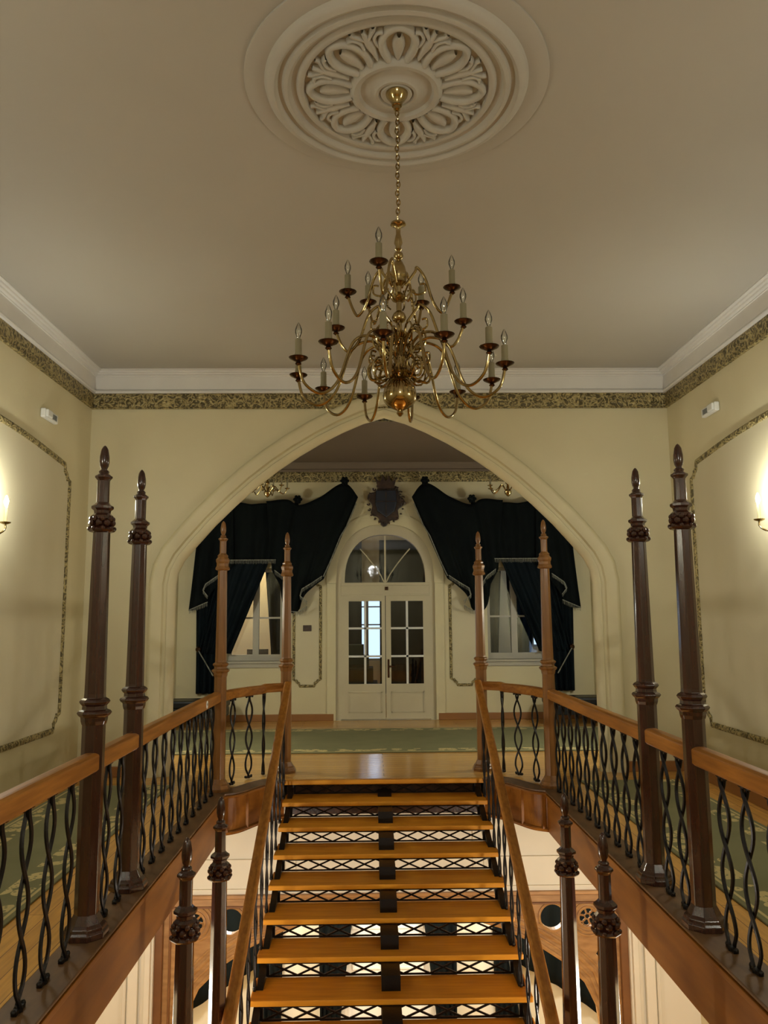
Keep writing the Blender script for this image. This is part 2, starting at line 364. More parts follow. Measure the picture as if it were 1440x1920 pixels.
# ---- framed wall panels (narrow gilded molding with scooped corners)
def frame_path(a0, a1, z0, z1, c, rise=0):
    pts = []
    def corner(ca, cz, sa, sz):
        return [(ca + sa * c, cz), (ca + sa * c * .92, cz + sz * c * .42), (ca + sa * c * .6, cz + sz * c * .62), (ca + sa * c * .42, cz + sz * c * .92), (ca, cz + sz * c)]
    pts += corner(a0, z0, 1, 1)
    pts += corner(a0, z1, 1, -1)[::-1]
    if rise:
        m = 14
        for i in range(1, m): t = i / m; pts.append((a0 + c + (a1 - a0 - 2 * c) * t, z1 + rise * math.sin(PI * t)))
    pts += corner(a1, z1, -1, -1); pts += corner(a1, z0, -1, 1)[::-1]
    return pts
def panel(name, place, a0, a1, z0, z1, c=.15, w=.028, rise=0):
    pts = frame_path(a0, a1, z0, z1, c, rise); n = len(pts); rows = []
    for i in range(n + 1):
        x, z = pts[i % n]; p = pts[(i - 1) % n]; q = pts[(i + 1) % n]
        dx, dz = q[0] - p[0], q[1] - p[1]; l = math.hypot(dx, dz); nx, nz = -dz / l, dx / l
        rows.append([place(x + nx * d, z + nz * d, h) for d, h in ((-w, 0), (-w, .014), (-w * .5, .022), (w * .5, .022), (w, .014), (w, 0))])
    o = struct(MB().grid(rows).build(name, 'frame_relief'))
    f = struct(MB().add([place(x, z, .004) for x, z in pts], [tuple(range(n))]).build(name + '_field', 'panel'))
    f.parent = o; return o
PL = lambda a, z, h: (-XW + h, a, z)
PR = lambda a, z, h: (XW - h, a, z)
PBk = lambda a, z, h: (a, YB - h, z)
i = 1
for y0, y1 in ((4.45, 8.22), (.35, 4.1), (-2.4, 0)):
    panel('trim_%d' % i, PL, y0, y1, .58, 3.24, rise=.12); panel('trim_%d' % (i + 1), PR, y0, y1, .58, 3.24, rise=.12); i += 2
panel('trim_7', PBk, XB - 1.52, XB - 1.08, .56, 2.3, .1, .022); panel('trim_8', PBk, XB + 1.08, XB + 1.52, .56, 2.3, .1, .022)
panel('trim_9', lambda a, z, h: (XB - 3.45 + h, a, z), 9.6, 12.6, .5, 3.1, .15, .03); panel('trim_10', lambda a, z, h: (XB + 3.45 - h, a, z), 9.6, 12.6, .5, 3.1, .15, .03)

# ================================================================== FAR WALL with door, windows (upper) and its lower storey
DW = .74; FZ = 2.24
def rng(a, b, n): return [a + (b - a) * i / n for i in range(n + 1)]
fan = [(DW - .06, FZ)] + [(math.cos(t) ** .86 * (DW - .06) if math.cos(t) > 0 else 0, FZ + math.sin(t) ** .80 * .82) for t in rng(.06, PI / 2, 12)]
fan_full = [(XB - x, z) for x, z in fan] + [(XB + x, z) for x, z in fan[:-1][::-1]]      # left springing -> apex -> right
def fan_off(k, base=FZ):
    return [(XB - x * k, FZ + (z - FZ) * k) for x, z in fan] + [(XB + x * k, FZ + (z - FZ) * k) for x, z in fan[:-1][::-1]]
WIN = [(XB - 2.63, XB - 1.70), (XB + 1.70, XB + 2.63)]
door_hole = [(XB - .84, .001)] + fan_off(.84 / .68) + [(XB + .84, .001)]
holes = [[(a, .97), (a, 2.5), (b, 2.5), (b, .97)] for a, b in WIN]
wall_poly = [(XB - 3.65, 0), (XB - 3.65, 4.3), (XB + 3.65, 4.3), (XB + 3.65, 0), (XB + .84, 0)] + door_hole[1:-1][::-1] + [(XB - .84, 0)]
struct(MB().prism(wall_poly, holes, YB, YB + .35).build('wall_far', 'wall'))
# lower storey wall with bright windows
struct(MB().prism([(XB - 3.65, LZ), (XB - 3.65, 0), (XB + 3.65, 0), (XB + 3.65, LZ)], [], YB, YB + .35).build('wall_far_lower', 'low_wall'))
struct(MB().prism([(x, z) for x, z in fan_off(.98 / .68)] + fan_off(.82 / .68)[::-1], [], YB - .025, YB).build('trim_11', 'arch', smooth=False))
for s in (-1, 1):
    struct(MB().box(XB + s * .90 - .075, XB + s * .90 + .075, YB - .025, YB, 0, FZ).build('trim_12', 'arch', bevel=.008))

# door_1 : frame, transom, fanlight, two leaves
d = struct(bpy.data.objects.new('door_1', None)); COL.objects.link(d); d.location = (XB, YB + .08, 0)
def rel(mb, name, m, parent=d, **k):
    base = Vector((XB, YB + .08, 0)); mb.v = [tuple(Vector(v) - base) for v in mb.v]; return mb.build(name, m, parent, **k)
y0, y1 = YB + .04, YB + .12
fr = MB().prism([(XB - .86, 0)] + fan_off(.86 / .68) + [(XB + .86, 0), (XB + DW, 0), (XB + DW, FZ)] + fan_full[::-1] + [(XB - DW, FZ), (XB - DW, 0)], [], y0, y1 + .06)
rel(fr, 'door_frame', 'door')
rel(MB().box(XB - DW, XB + DW, y0 - .01, y1, 2.03, 2.20).box(XB - DW, XB + DW, y0 - .025, y1, 2.20, FZ + .01).box(XB - DW, XB + DW, y0 - .02, y1, 2.03, 2.055), 'transom', 'door', bevel=.004)
fb = MB().bar((XB, y0 + .02, FZ), (XB, y0 + .02, 3.04), .03, .04, (0, 1, 0))
for s in (-1, 1):
    fb.tube([(XB + s * (.02 + .40 * t), y0 + .02, FZ + .02 + .56 * t ** .8) for t in rng(0, 1, 8)], .011, 6)
rel(fb, 'fanlight_bars', 'door')
rel(MB().prism(fan_full, [], y0 + .03, y0 + .036), 'fanlight_glass', 'glass')
rel(MB().sphere((XB + .02, y0 - .02, 2.15), .022).box(XB - .01, XB + .05, y0 - .015, y0, 2.12, 2.18), 'lock_plate', 'brass_dark')
for s in (-1, 1):
    a, b = (XB - DW, XB - .005) if s < 0 else (XB + .005, XB + DW)
    pa, pb = (XB - .615, XB - .065) if s < 0 else (XB + .09, XB + .63)
    lf = MB().prism([(a, .015), (a, 2.03), (b, 2.03), (b, .015)], [[(pa, .58), (pa, 1.94), (pb, 1.94), (pb, .58)]], y0, y0 + .045)
    for q0, q1, z0, z1 in ((pa, pb, .44, .455), (pa, pb, .12, .135), (pa, pa + .015, .12, .455), (pb - .015, pb, .12, .455)): lf.box(q0, q1, y0 - .012, y0, z0, z1)
    lo = rel(lf, 'door_leaf', 'door')
    mu = MB(); m_ = (pa + pb) / 2
    mu.box(m_ - .018, m_ + .018, y0 + .003, y0 + .035, .58, 1.94)
    for z in (1.03, 1.49): mu.box(pa, pb, y0 + .003, y0 + .035, z - .016, z + .016)
    mo = rel(mu, 'muntin', 'white'); mo.parent = lo
    go = rel(MB().box(pa, pb, y0 + .018, y0 + .023, .58, 1.94), 'pane', 'glass'); go.parent = lo
hb = MB().box(XB + .03, XB + .06, y0 - .012, y0, .68, .98).box(XB + .035, XB + .055, y0 - .06, y0 - .01, .86, .88).box(XB + .035, XB + .15, y0 - .065, y0 - .045, .855, .88)
rel(hb, 'door_handle', 'brass_dark', bevel=.003)

# windows of the far wall
for n, (a, b) in enumerate(WIN):
    w = struct(bpy.data.objects.new('window_%d' % (n + 1), None)); COL.objects.link(w); w.location = ((a + b) / 2, YB, .97)
    base = Vector(w.location)
    def put(mb, name, m, par=w, **k): mb.v = [tuple(Vector(v) - base) for v in mb.v]; return mb.build(name, m, par, **k)
    y = YB + .10; c = (a + b) / 2
    f = MB().prism([(a, .97), (a, 2.5), (b, 2.5), (b, .97)], [[(a + .06, 1.07), (a + .06, 2.44), (c - .05, 2.44), (c - .05, 1.07)], [(c + .05, 1.07), (c + .05, 2.44), (b - .06, 2.44), (b - .06, 1.07)]], y, y + .07)
    put(f, 'window_frame', 'winframe')
    bb = MB()
    for q0, q1 in ((a + .06, c - .05), (c + .05, b - .06)): bb.box(q0, q1, y + .02, y + .05, 1.66, 1.69)
    put(bb, 'glazing_bar', 'winframe')
    put(MB().box(a + .05, b - .05, y + .033, y + .038, 1.0, 2.47), 'pane', 'glass')
    put(MB().box(a - .05, b + .05, YB - .06, YB + .10, .93, .97).box(a - .03, b + .03, YB - .03, YB, .86, .93), 'window_sill', 'winframe', bevel=.006)

# room behind the far wall, seen through the panes
Y2 = 18.0
struct(MB().box(-5, 5.2, YB + .35, Y2 + .2, -.12, 0).build('floor_salon', 'floorX'))
struct(MB().box(-5, 5.2, YB + .35, Y2 + .2, 4.0, 4.1).build('ceiling_salon', 'ceil'))
struct(MB().box(-5.2, -5, YB, Y2 + .2, 0, 4.0).build('wall_salon_left', 'wall')); struct(MB().box(5.0, 5.2, YB, Y2 + .2, 0, 4.0).build('wall_salon_right', 'wall'))
sw = [[(x0, z0), (x0, z1), (x1, z1), (x1, z0)] for x0, x1, z0, z1 in ((-.62, .22, .72, 2.3), (-4.1, -3.25, 1.0, 2.5), (3.5, 4.3, 1.0, 2.5))]
struct(MB().prism([(-5, 0), (-5, 4), (5.2, 4), (5.2, 0)], sw, Y2, Y2 + .2).build('wall_salon', 'wall'))
for n, (x0, x1) in enumerate(((-.62, .22), (-4.1, -3.25), (3.5, 4.3))):
    z0 = .72 if n == 0 else 1; z1 = 2.3 if n == 0 else 2.5; c = (x0 + x1) / 2
    mb = MB().prism([(x0, z0), (x0, z1), (x1, z1), (x1, z0)], [[(x0 + .05, z0 + .05), (x0 + .05, z1 - .05), (c - .03, z1 - .05), (c - .03, z0 + .05)], [(c + .03, z0 + .05), (c + .03, z1 - .05), (x1 - .05, z1 - .05), (x1 - .05, z0 + .05)]], Y2 + .05, Y2 + .1)
    mb.box(x0, x1, Y2 + .06, Y2 + .09, 1.5, 1.53).box(x0, x1, Y2 + .06, Y2 + .09, 1.9, 1.93)
    struct(mb.build('window_%d' % (n + 3), 'winframe'))

# ---- lower far wall: white double door
d2 = struct(bpy.data.objects.new('door_2', None)); COL.objects.link(d2); d2.location = (XB, YB, LZ)
MB().prism([(-.75, 0), (-.75, 2.3), (.75, 2.3), (.75, 0), (.66, 0), (.66, 2.2), (-.66, 2.2), (-.66, 0)], [], -.06, 0).build('door_frame', 'white', d2, bevel=.01)
for s in (-1, 1):
    a, b = sorted((s * .005, s * .66))
    lf = MB().box(a, b, -.04, -.005, .01, 2.2)
    for z0, z1 in ((.15, .8), (.95, 1.45), (1.55, 2.08)):
        lf.prism([(a + .1, z0), (a + .1, z1), (b - .1, z1), (b - .1, z0)], [[(a + .13, z0 + .03), (a + .13, z1 - .03), (b - .13, z1 - .03), (b - .13, z0 + .03)]], -.055, -.04)
    lf.build('door_leaf', 'white', d2)

# ================================================================== CURTAINS
def cloth(top, bot, y, amp=.035, waves=9, nu=60, nv=24, ph=0, sag=0):
    T = catmull([(x, 0, z) for x, z in top], 8); B = catmull([(x, 0, z) for x, z in bot], 8)
    def at(P, u): 
        f = u * (len(P) - 1); i = min(int(f), len(P) - 2); return P[i].lerp(P[i + 1], f - i)
    rows = []
    for j in range(nv + 1):
        t = j / nv; r = []
        for i in range(nu + 1):
            u = i / nu; p = at(T, u).lerp(at(B, u), t)
            yy = y + amp * math.sin(u * waves * 2 * PI + ph + t * 1.2) * (.35 + .65 * t) + amp * .35 * math.sin(u * waves * 5 + t * 4)
            r.append((p.x, yy, p.z + sag * math.sin(PI * u) * t))
        rows.append(r)
    return MB().grid(rows)
def fringe(pts, y, drop=.055, n=None):
    P = [Vector((x, y, z)) for x, z in pts]; mb = MB()
    for a, b in zip(P, P[1:]):
        mb.bar(a + Vector((0, 0, .008)), b + Vector((0, 0, .008)), .012, .02, (0, 1, 0))
        k = max(2, int((b - a).length / .022))
        for i in range(k):
            p = a.lerp(b, (i + .5) / k); mb.tube([p, p + Vector((0, 0, -drop * random.uniform(.8, 1)))], [.005, .0035], 4)
    return mb
def curtain_set(s, side, word):
    X = lambda x: XB + s * (x - XB)              # measured on the left, mirrored for the right
    P = lambda L: [(X(x), z) for x, z in L]
    root = thing('curtain', 'dark green velvet curtain with silver fringe over the window %s of the door' % word, 'curtain', (XB + s * -2.0 if False else X(-2.0), 13.2, 3.6))
    base = Vector(root.location)
    def put(mb, name, m, par=root, **k): mb.v = [tuple(Vector(v) - base) for v in mb.v]; return mb.build(name, m, par, **k)
    put(cloth(P([(-2.98, 2.85), (-2.7, 3.25), (-2.42, 3.57), (-2.1, 3.56), (-1.7, 3.58), (-1.32, 3.57)]), P([(-3.0, 2.5), (-2.75, 2.58), (-2.5, 2.60), (-2.1, 2.60), (-1.8, 2.60), (-1.4, 2.5)]), 13.16, .03, 7), 'valance', 'curtain', smooth=True, solid=.01)
    put(cloth(P([(-2.99, 2.9), (-2.85, 3.05), (-2.6, 3.3), (-2.4, 3.55)]), P([(-3.10, 1.80), (-2.88, 1.86), (-2.62, 2.25), (-2.38, 2.55)]), 13.11, .03, 3), 'outer_tail', 'curtain', smooth=True, solid=.01)
    it = put(cloth(P([(-1.85, 3.6), (-1.5, 3.62), (-1.3, 3.53), (-.97, 3.66), (-.56, 3.90), (-.33, 3.66)]), P([(-1.75, 2.45), (-1.62, 2.2), (-1.52, 1.80), (-1.32, 1.78), (-1.2, 2.05), (-.90, 2.30)]), 13.10, .035, 5), 'inner_tail', 'curtain', smooth=True, solid=.01)
    for L, dr in (([(-2.5, 2.61), (-1.68, 2.61)], .06), ([(-3.08, 1.80), (-2.78, 1.93)], .06), ([(-2.78, 2.02), (-2.86, 2.12), (-2.82, 2.22), (-2.62, 2.36)], .05), ([(-1.70, 2.44), (-1.55, 2.33), (-1.48, 2.22)], .06),
                  ([(-1.46, 1.77), (-1.30, 1.76), (-1.16, 1.85)], .06), ([(-1.16, 1.92), (-1.28, 2.02), (-1.25, 2.13), (-1.10, 2.22), (-.92, 2.34)], .05)):
        put(fringe(P(L), 13.06, dr), 'fringe', 'fringe')
    ed = MB().tube([(X(-.36), 13.07, 3.55), (X(-.50), 13.07, 3.2), (X(-.62), 13.07, 3.0), (X(-.78), 13.07, 2.6), (X(-.9), 13.07, 2.34)], .010, 5)
    put(ed, 'edge_braid', 'fringe')
    put(cloth(P([(-2.6, 2.75), (-2.3, 2.75), (-1.75, 2.75)]), P([(-2.95, 1.10), (-2.75, 1.10), (-2.42, 1.10)]), 13.22, .03, 7), 'inner_drape', 'drape', smooth=True, solid=.01)
    put(cloth(P([(-3.0, 2.2), (-2.8, 2.2), (-2.6, 2.2)]), P([(-2.98, .46), (-2.8, .46), (-2.66, .46)]), 13.24, .03, 4), 'outer_drape', 'drape', smooth=True, solid=.01)
    if s < 0: pass
    put(MB().tube([(X(-2.93), 13.16, 1.15), (X(-2.80), 13.13, .95), (X(-2.68), 13.13, .75)], .010, 5), 'tieback_cord', 'fringe')
    put(MB().sphere((X(-2.94), 13.2, 1.17), .05).tube([(X(-2.94), 13.2, 1.17), (X(-2.94), 13.33, 1.17)], .02), 'tieback_knob', 'brass_dark')
    for x, z in ((-.55, 3.93), (-1.33, 3.62), (-2.42, 3.62)):
        k = MB().sphere((X(x), 13.1, z), .06, 10)
        for q in range(6): k.sphere((X(x) + .05 * math.cos(q * PI / 3), 13.07, z + .05 * math.sin(q * PI / 3)), .028, 6)
        put(k, 'rosette_knot', 'curtain', smooth=True)
    return root
curtain_set(1, 'left', 'left'); curtain_set(-1, 'right', 'right')
# curtains of the rooms behind
def plain_curtain(name, x0, x1, z0, z1, y, label, taper=0, m='drape', grp=None):
    root = tag(cloth([(x0, z1), ((x0 + x1) / 2, z1), (x1, z1)], [(x0 + min(taper, 0), z0), ((x0 + x1 + taper) / 2, z0), (x1 + max(taper, 0), z0)] if taper else [(x0, z0), ((x0 + x1) / 2, z0), (x1, z0)], y, .03, 5, 30, 8).build(name, m, smooth=True, solid=.01), label, 'curtain', grp)
    return root
plain_curtain('curtain', -1.9, -.32, .02, 3.4, 17.8, 'dark curtain left of the daylight window seen through the glass door', 0)
plain_curtain('curtain', .08, 2.0, .02, 3.4, 17.8, 'dark blue curtain right of the daylight window seen through the glass door', 0)
tag(cloth([(-2.22, 3.2), (-1.9, 3.2), (-1.5, 3.2)], [(-1.98, .02), (-1.8, .02), (-1.5, .02)], 15.6, .03, 4, 30, 8).build('curtain', 'drape', smooth=True, solid=.01), 'dark curtain seen behind the panes of the left far window', 'curtain')
tag(cloth([(1.7, 3.2), (2.1, 3.2), (2.47, 3.2)], [(1.7, .02), (2.0, .02), (2.30, .02)], 15.6, .03, 5, 30, 8).build('curtain', 'drape', smooth=True, solid=.01), 'dark curtain left of the pale gap behind the panes of the right far window', 'curtain')
tag(cloth([(2.52, 3.2), (2.9, 3.2), (3.3, 3.2)], [(2.64, .02), (2.75, .02), (2.86, .02)], 15.6, .03, 5, 30, 8).build('curtain', 'drape', smooth=True, solid=.01), 'dark curtain right of the pale gap behind the panes of the right far window', 'curtain')
def low_curtain(top, bot, lb):
    o = cloth([(XB + x, z) for x, z in top], [(XB + x, z) for x, z in bot], 13.15, .03, 5, 36, 12).build('curtain', 'curtain', smooth=True, solid=.01)
    tag(o, lb, 'curtain', 'downstairs curtains')
for q, w in ((-1, 'left'), (1, 'right')):
    low_curtain([(q * 1.10, -1.9), (q * .75, -1.9), (q * .42, -1.9)], [(q * 1.05, LZ + .02), (q * .95, LZ + .02), (q * .78, LZ + .02)], 'dark green downstairs curtain beside the white door, glimpsed between treads %s of the centre' % w)
    low_curtain([(q * 2.15, -1.9), (q * 1.85, -1.9), (q * 1.62, -1.9)], [(q * 2.0, LZ + .02), (q * 1.85, LZ + .02), (q * 1.66, LZ + .02)], 'dark green downstairs curtain seen at the %s ends of the stair treads' % w)
    low_curtain([(q * 3.35, -1.8), (q * 2.6, -1.8), (q * 1.9, -1.8)], [(q * 3.35, -4.5), (q * 2.5, -3.95), (q * 1.9, -3.62)], 'dark slanted downstairs curtain seen under the arch of the wooden screen, %s side' % w)
ds = thing('reflection_steps', 'dark green stepped blocks standing in for a mirrored carpet, seen through the lower left door panes', 'stand', (-.42, 15.6, 0))  # solid steps in place of a green carpet's mirror image
for k_, (hw, zt) in enumerate(((.42, .45), (.34, .72), (.26, .95), (.16, 1.15))):
    MB().box(-hw, hw, -.4 + k_ * .15, .4, 0 if k_ == 0 else (.45, .72, .95)[k_ - 1], zt).build('step', 'green', ds, bevel=.01)
# a dining chair behind the left window (dark outline against the lit wall)
ch = thing('dining_chair', 'dark wooden dining chair glimpsed through the left far window', 'chair', (-2.25, 15.0, 0))
MB().box(-.2, .2, -.2, .2, .62, .66).build('seat', 'darkwood', ch, bevel=.01); MB().box(-.2, .2, .17, .2, .8, 1.1).build('backrest', 'darkwood', ch, bevel=.01)
for sx in (-1, 1):
    for sy in (-1, 1): MB().bar((sx * .18, sy * .18, 0), (sx * .18, sy * .18, .62 if sy < 0 else 1.05), .035, .035, (0, 1, 0)).build('leg', 'darkwood', ch)

# benches in the corners of the far hall
def bench(x, label):
    t = thing('bench', label, 'bench', (x, 12.7, 0), 0, None)
    MB().box(-.46, .46, -.26, .26, .30, .42).build('seat_cushion', 'black', t, bevel=.03)
    MB().box(-.44, .44, -.24, .24, .16, .30).build('seat_frame', 'black', t, bevel=.01)
    for sx in (-1, 1):
        for sy in (-1, 1): MB().lathe([(.02, 0), (.03, .16)], 8, (sx * .38, sy * .19, 0)).build('leg', 'darkwood', t)
    return t
bench(-2.82, 'low black bench below the curtain in the left corner of the far hall')
bench(3.06, 'low black bench below the curtain in the right corner of the far hall')

# coat of arms over the door
t = thing('coat_of_arms', 'dark carved wooden coat of arms with crown on the wall above the glass door', 'coat of arms', (XB + .02, 13.30, 3.60)); t.scale = (1.2, 1, 1.12)
sh = [(-.14, .17), (.14, .17), (.15, -.02), (.12, -.14), (0, -.24), (-.12, -.14), (-.15, -.02)]
MB().prism([(x * 1.0, z) for x, z in sh], [], -.09, -.02).build('shield', 'blue', t, bevel=.01)
mb = MB()
rim = []
for i in range(44):
    a = 2 * PI * i / 44; r = .25 + .035 * math.sin(a * 7 + 1) + .02 * math.sin(a * 3); rim.append((r * math.cos(a) * .92, r * math.sin(a) * 1.15 - .03))
mb.prism(rim, [], -.03, .04); mb.build('scroll_surround', 'darkwood', t, bevel=.008)
for i in range(22):
    a = 2 * PI * i / 22; x, z = .24 * math.cos(a), .29 * math.sin(a) - .03
    MB().tube([(x + .035 * math.cos(q) * (1 - q / 9), -.05, z + .035 * math.sin(q) * (1 - q / 9)) for q in rng(a, a + 5, 10)], .011, 5).build('scroll', 'darkwood', t, smooth=True)
mb = MB().prism([(-.11, .20), (-.15, .36), (-.08, .30), (-.04, .39), (0, .31), (.04, .39), (.08, .30), (.15, .36), (.11, .20)], [], -.08, -.02)
for x in (-.15, -.04, .04, .15): mb.sphere((x, -.05, .38 if abs(x) < .1 else .36), .018, 6)
mb.build('crown', 'darkwood', t)
mb = MB().bar((0, -.10, .15), (0, -.10, -.2), .012, .012, (0, 1, 0)).bar((-.13, -.10, 0), (.13, -.10, 0), .012, .012)
mb.build('shield_division', 'darkwood', t)
t = tag(MB().box(-.07, .07, -.012, 0, -.05, .05).box(-.05, .05, -.016, -.01, .015, .03).box(-.05, .05, -.016, -.01, -.03, -.015).build('wall_plaque', 'darkwood', bevel=.003, loc=(XB - 1.30, YB - .005, 1.5)), 'small dark plaque on the panel between left window and door', 'plaque')

# ================================================================== CARPETS
def carpet(name, x0, x1, y0, y1, axis, label):
    m = carpet_mat(name + '_weave_' + label[:5], x0 if axis == 'X' else y0, x1 if axis == 'X' else y1, axis)
    return tag(MB().box(x0, x1, y0, y1, .001, .013).build(name, m, bevel=.003), label, 'carpet')
carpet('carpet_runner', -3.12, -2.14, -2.2, 8.3, 'X', 'left green carpet runner with yellow floral border along the left gallery')
carpet('carpet_runner', 1.98, 2.96, -2.2, 8.3, 'X', 'right green carpet runner with yellow floral border along the right gallery')
carpet('carpet', XB - 3.3, XB + 3.3, 10.15, 12.3, 'Y', 'wide green carpet with floral border lying across the far hall')

# ================================================================== GALLERY EDGE BEAMS
def beam(s, name, label):
    x0, x1 = sorted((s * 1.54, s * 1.74))
    t = thing(name, label, 'beam', (s * 1.64, 1.0, -.37))
    base = Vector(t.location)
    def put(mb, nm, m, **k): mb.v = [tuple(Vector(v) - base) for v in mb.v]; return mb.build(nm, m, t, **k)
    put(MB().box(x0, x1, 1.0, 7.9, -.37, -.005), 'fascia', 'beam', bevel=.006)
    put(MB().box(x0 - (.018 if s > 0 else -.01), x1 + (.018 if s < 0 else -.01), 1.0, 7.92, -.004, .012), 'curb_board', 'curb', bevel=.005)
    put(MB().box(*(sorted((s * 1.525, s * 1.545))), 1.0, 7.9, -.05, -.02), 'fascia_bead', 'beam', bevel=.004)
    return t
beam(-1, 'edge_beam', 'long orange-brown oak beam carrying the left gallery railing')
beam(1, 'edge_beam', 'long orange-brown oak beam carrying the right gallery railing')
for s, w in ((-1, 'left'), (1, 'right')):
    t = thing('corner_fascia', 'curved panelled oak fascia at the %s corner of the far landing' % w, 'fascia', (s * 1.3, 8.1, -.37))
    base = Vector(t.location)
    pts = catmull([(s * 1.545, 7.86, 0), (s * 1.40, 7.97, 0), (s * 1.22, 8.30, 0), (s * 1.03, 8.50, 0)], 6)
    rows = []
    for p in pts: rows.append([(p.x - s * 0, p.y, z) for z in (-.37, -.30, -.04, .0)])
    mb = MB()
    for o_, zz in ((.0, (-.37, .0)),):
        vs = [[(p.x, p.y - .015, zz[0]), (p.x, p.y - .015, zz[1]), (p.x + s * .06, p.y + .05, zz[1]), (p.x + s * .06, p.y + .05, zz[0]), (p.x, p.y - .015, zz[0])] for p in pts]
        mb.grid(vs)
    mb.v = [tuple(Vector(v) - base) for v in mb.v]; mb.build('fascia', 'beam', t)
    mb = MB()
    for z in (-.345, -.02): mb.tube([(p.x, p.y - .02, z) for p in pts], .014, 6)
    for k in (2, 8, 14): mb.bar((pts[k].x, pts[k].y - .02, -.34), (pts[k].x, pts[k].y - .02, -.02), .03, .02, (0, 1, 0))
    mb.v = [tuple(Vector(v) - base) for v in mb.v]; mb.build('panel_molding', 'beam', t)
    mb = MB().grid([[(p.x - s * .02, p.y - .03, .002), (p.x - s * .02, p.y - .03, .014), (p.x + s * .12, p.y + .13, .014), (p.x + s * .12, p.y + .13, .002)] for p in pts])
    mb.v = [tuple(Vector(v) - base) for v in mb.v]; mb.build('curb_board', 'curb', t)
tag(MB().box(-1.02, 1.02, 8.66, 8.76, -.37, -.045).build('landing_riser_beam', 'darkwood'), 'dark wooden beam under the landing edge behind the top treads', 'beam')
tag(MB().box(-1.03, 1.03, 8.49, 8.56, -.042, .004).build('landing_nosing', 'tread', bevel=.008), 'oak nosing board at the edge of the far landing', 'nosing')

# ================================================================== NEWEL POSTS
R8 = PI / 8
def make_post(label):
    t = thing('newel_post', label, 'post', (0, 0, 0), 0, None)
    MB().lathe([(.118, 0), (.118, .028), (.108, .04), (.104, .055), (.088, .07), (.072, .10), (.064, .115)], 8, rot=R8).build('base', 'post', t, bevel=.003)
    MB().lathe([(.064, .10), (.062, 1.10)], 8, rot=R8).build('lower_shaft', 'post', t, bevel=.004)
    MB().lathe([(.064, 1.08), (.070, 1.10), (.072, 1.12), (.084, 1.13), (.092, 1.142), (.084, 1.153), (.066, 1.16), (.064, 1.18), (.074, 1.19), (.082, 1.202), (.074, 1.213), (.058, 1.222), (.056, 1.25)], 8, rot=R8).build('collar', 'post', t, bevel=.002)
    MB().lathe([(.057, 1.24), (.047, 2.14)], 8, rot=R8).build('upper_shaft', 'post', t, bevel=.004)
    mb = MB().lathe([(.05, 2.125), (.066, 2.13), (.076, 2.14), (.068, 2.15), (.05, 2.165), (.046, 2.185), (.058, 2.205), (.060, 2.22), (.044, 2.235), (.046, 2.25), (.060, 2.262), (.060, 2.275), (.042, 2.288), (.032, 2.30)], 8, rot=R8)
    for k in range(8):
        a = k * PI / 4
        mb.sphere((.058 * math.cos(a), .058 * math.sin(a), 2.178), .019, 6); mb.sphere((.056 * math.cos(a + R8), .056 * math.sin(a + R8), 2.202), .016, 6); mb.sphere((.066 * math.cos(a + R8), .066 * math.sin(a + R8), 2.148), .013, 6)
    mb.build('leafy_capital', 'post', t)
    MB().lathe([(.034, 2.28), (.034, 2.42), (.040, 2.43), (.048, 2.438), (.048, 2.448), (.036, 2.455), (.026, 2.465), (.030, 2.472), (.024, 2.482)], 8, rot=R8).build('spindle', 'post', t, bevel=.002)
    MB().lathe([(.018, 2.47), (.017, 2.49), (.024, 2.505), (.028, 2.53), (.027, 2.56), (.020, 2.60), (.010, 2.618), (.002, 2.625)], 12).build('finial', 'post', t, smooth=True)
    return t
LM = {}
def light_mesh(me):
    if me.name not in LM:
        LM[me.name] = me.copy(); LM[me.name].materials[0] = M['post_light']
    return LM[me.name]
post0 = make_post('dark octagonal newel post nearest on the left gallery, finial highest in the picture at left')
_pc = MB().lathe([(.05, 2.125), (.066, 2.13), (.074, 2.14), (.070, 2.155), (.062, 2.17), (.060, 2.195), (.068, 2.215), (.070, 2.235), (.058, 2.25), (.050, 2.262), (.054, 2.275), (.042, 2.288), (.032, 2.30)], 8, rot=R8).build('turned_capital', 'post')
plain_cap = _pc.data; bpy.data.objects.remove(_pc)
post0.location = (-1.645, 4.46, .012); post0['group'] = 'newel posts'
def post(x, y, z, label):
    c = copy_tree(post0, None)
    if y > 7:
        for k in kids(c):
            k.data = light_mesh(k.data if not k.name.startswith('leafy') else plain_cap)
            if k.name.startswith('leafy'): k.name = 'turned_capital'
    c.location = (x, y, z); c['label'] = label; return c
post(1.635, 4.46, .012, 'dark octagonal newel post nearest on the right gallery, outermost at right')
post(-1.645, 5.20, .012, 'dark octagonal newel post on the left gallery, second from the viewer')
post(1.635, 5.20, .012, 'dark octagonal newel post on the right gallery, second from the viewer')
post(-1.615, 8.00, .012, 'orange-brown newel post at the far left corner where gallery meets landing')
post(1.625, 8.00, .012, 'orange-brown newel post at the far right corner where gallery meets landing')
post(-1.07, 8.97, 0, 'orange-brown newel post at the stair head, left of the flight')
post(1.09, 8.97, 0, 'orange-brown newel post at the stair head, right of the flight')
LP = -2.08
post(-1.085, 5.22, LP, 'tall lower post rising left of the flight, the one closer to the stairs')
post(1.085, 5.22, LP, 'tall lower post rising right of the flight, the one closer to the stairs')
post(-1.085, 4.28, LP, 'tall lower post rising in front of the left gallery beam, nearer the viewer')
post(1.055, 4.28, LP, 'tall lower post rising in front of the right gallery beam, nearer the viewer')

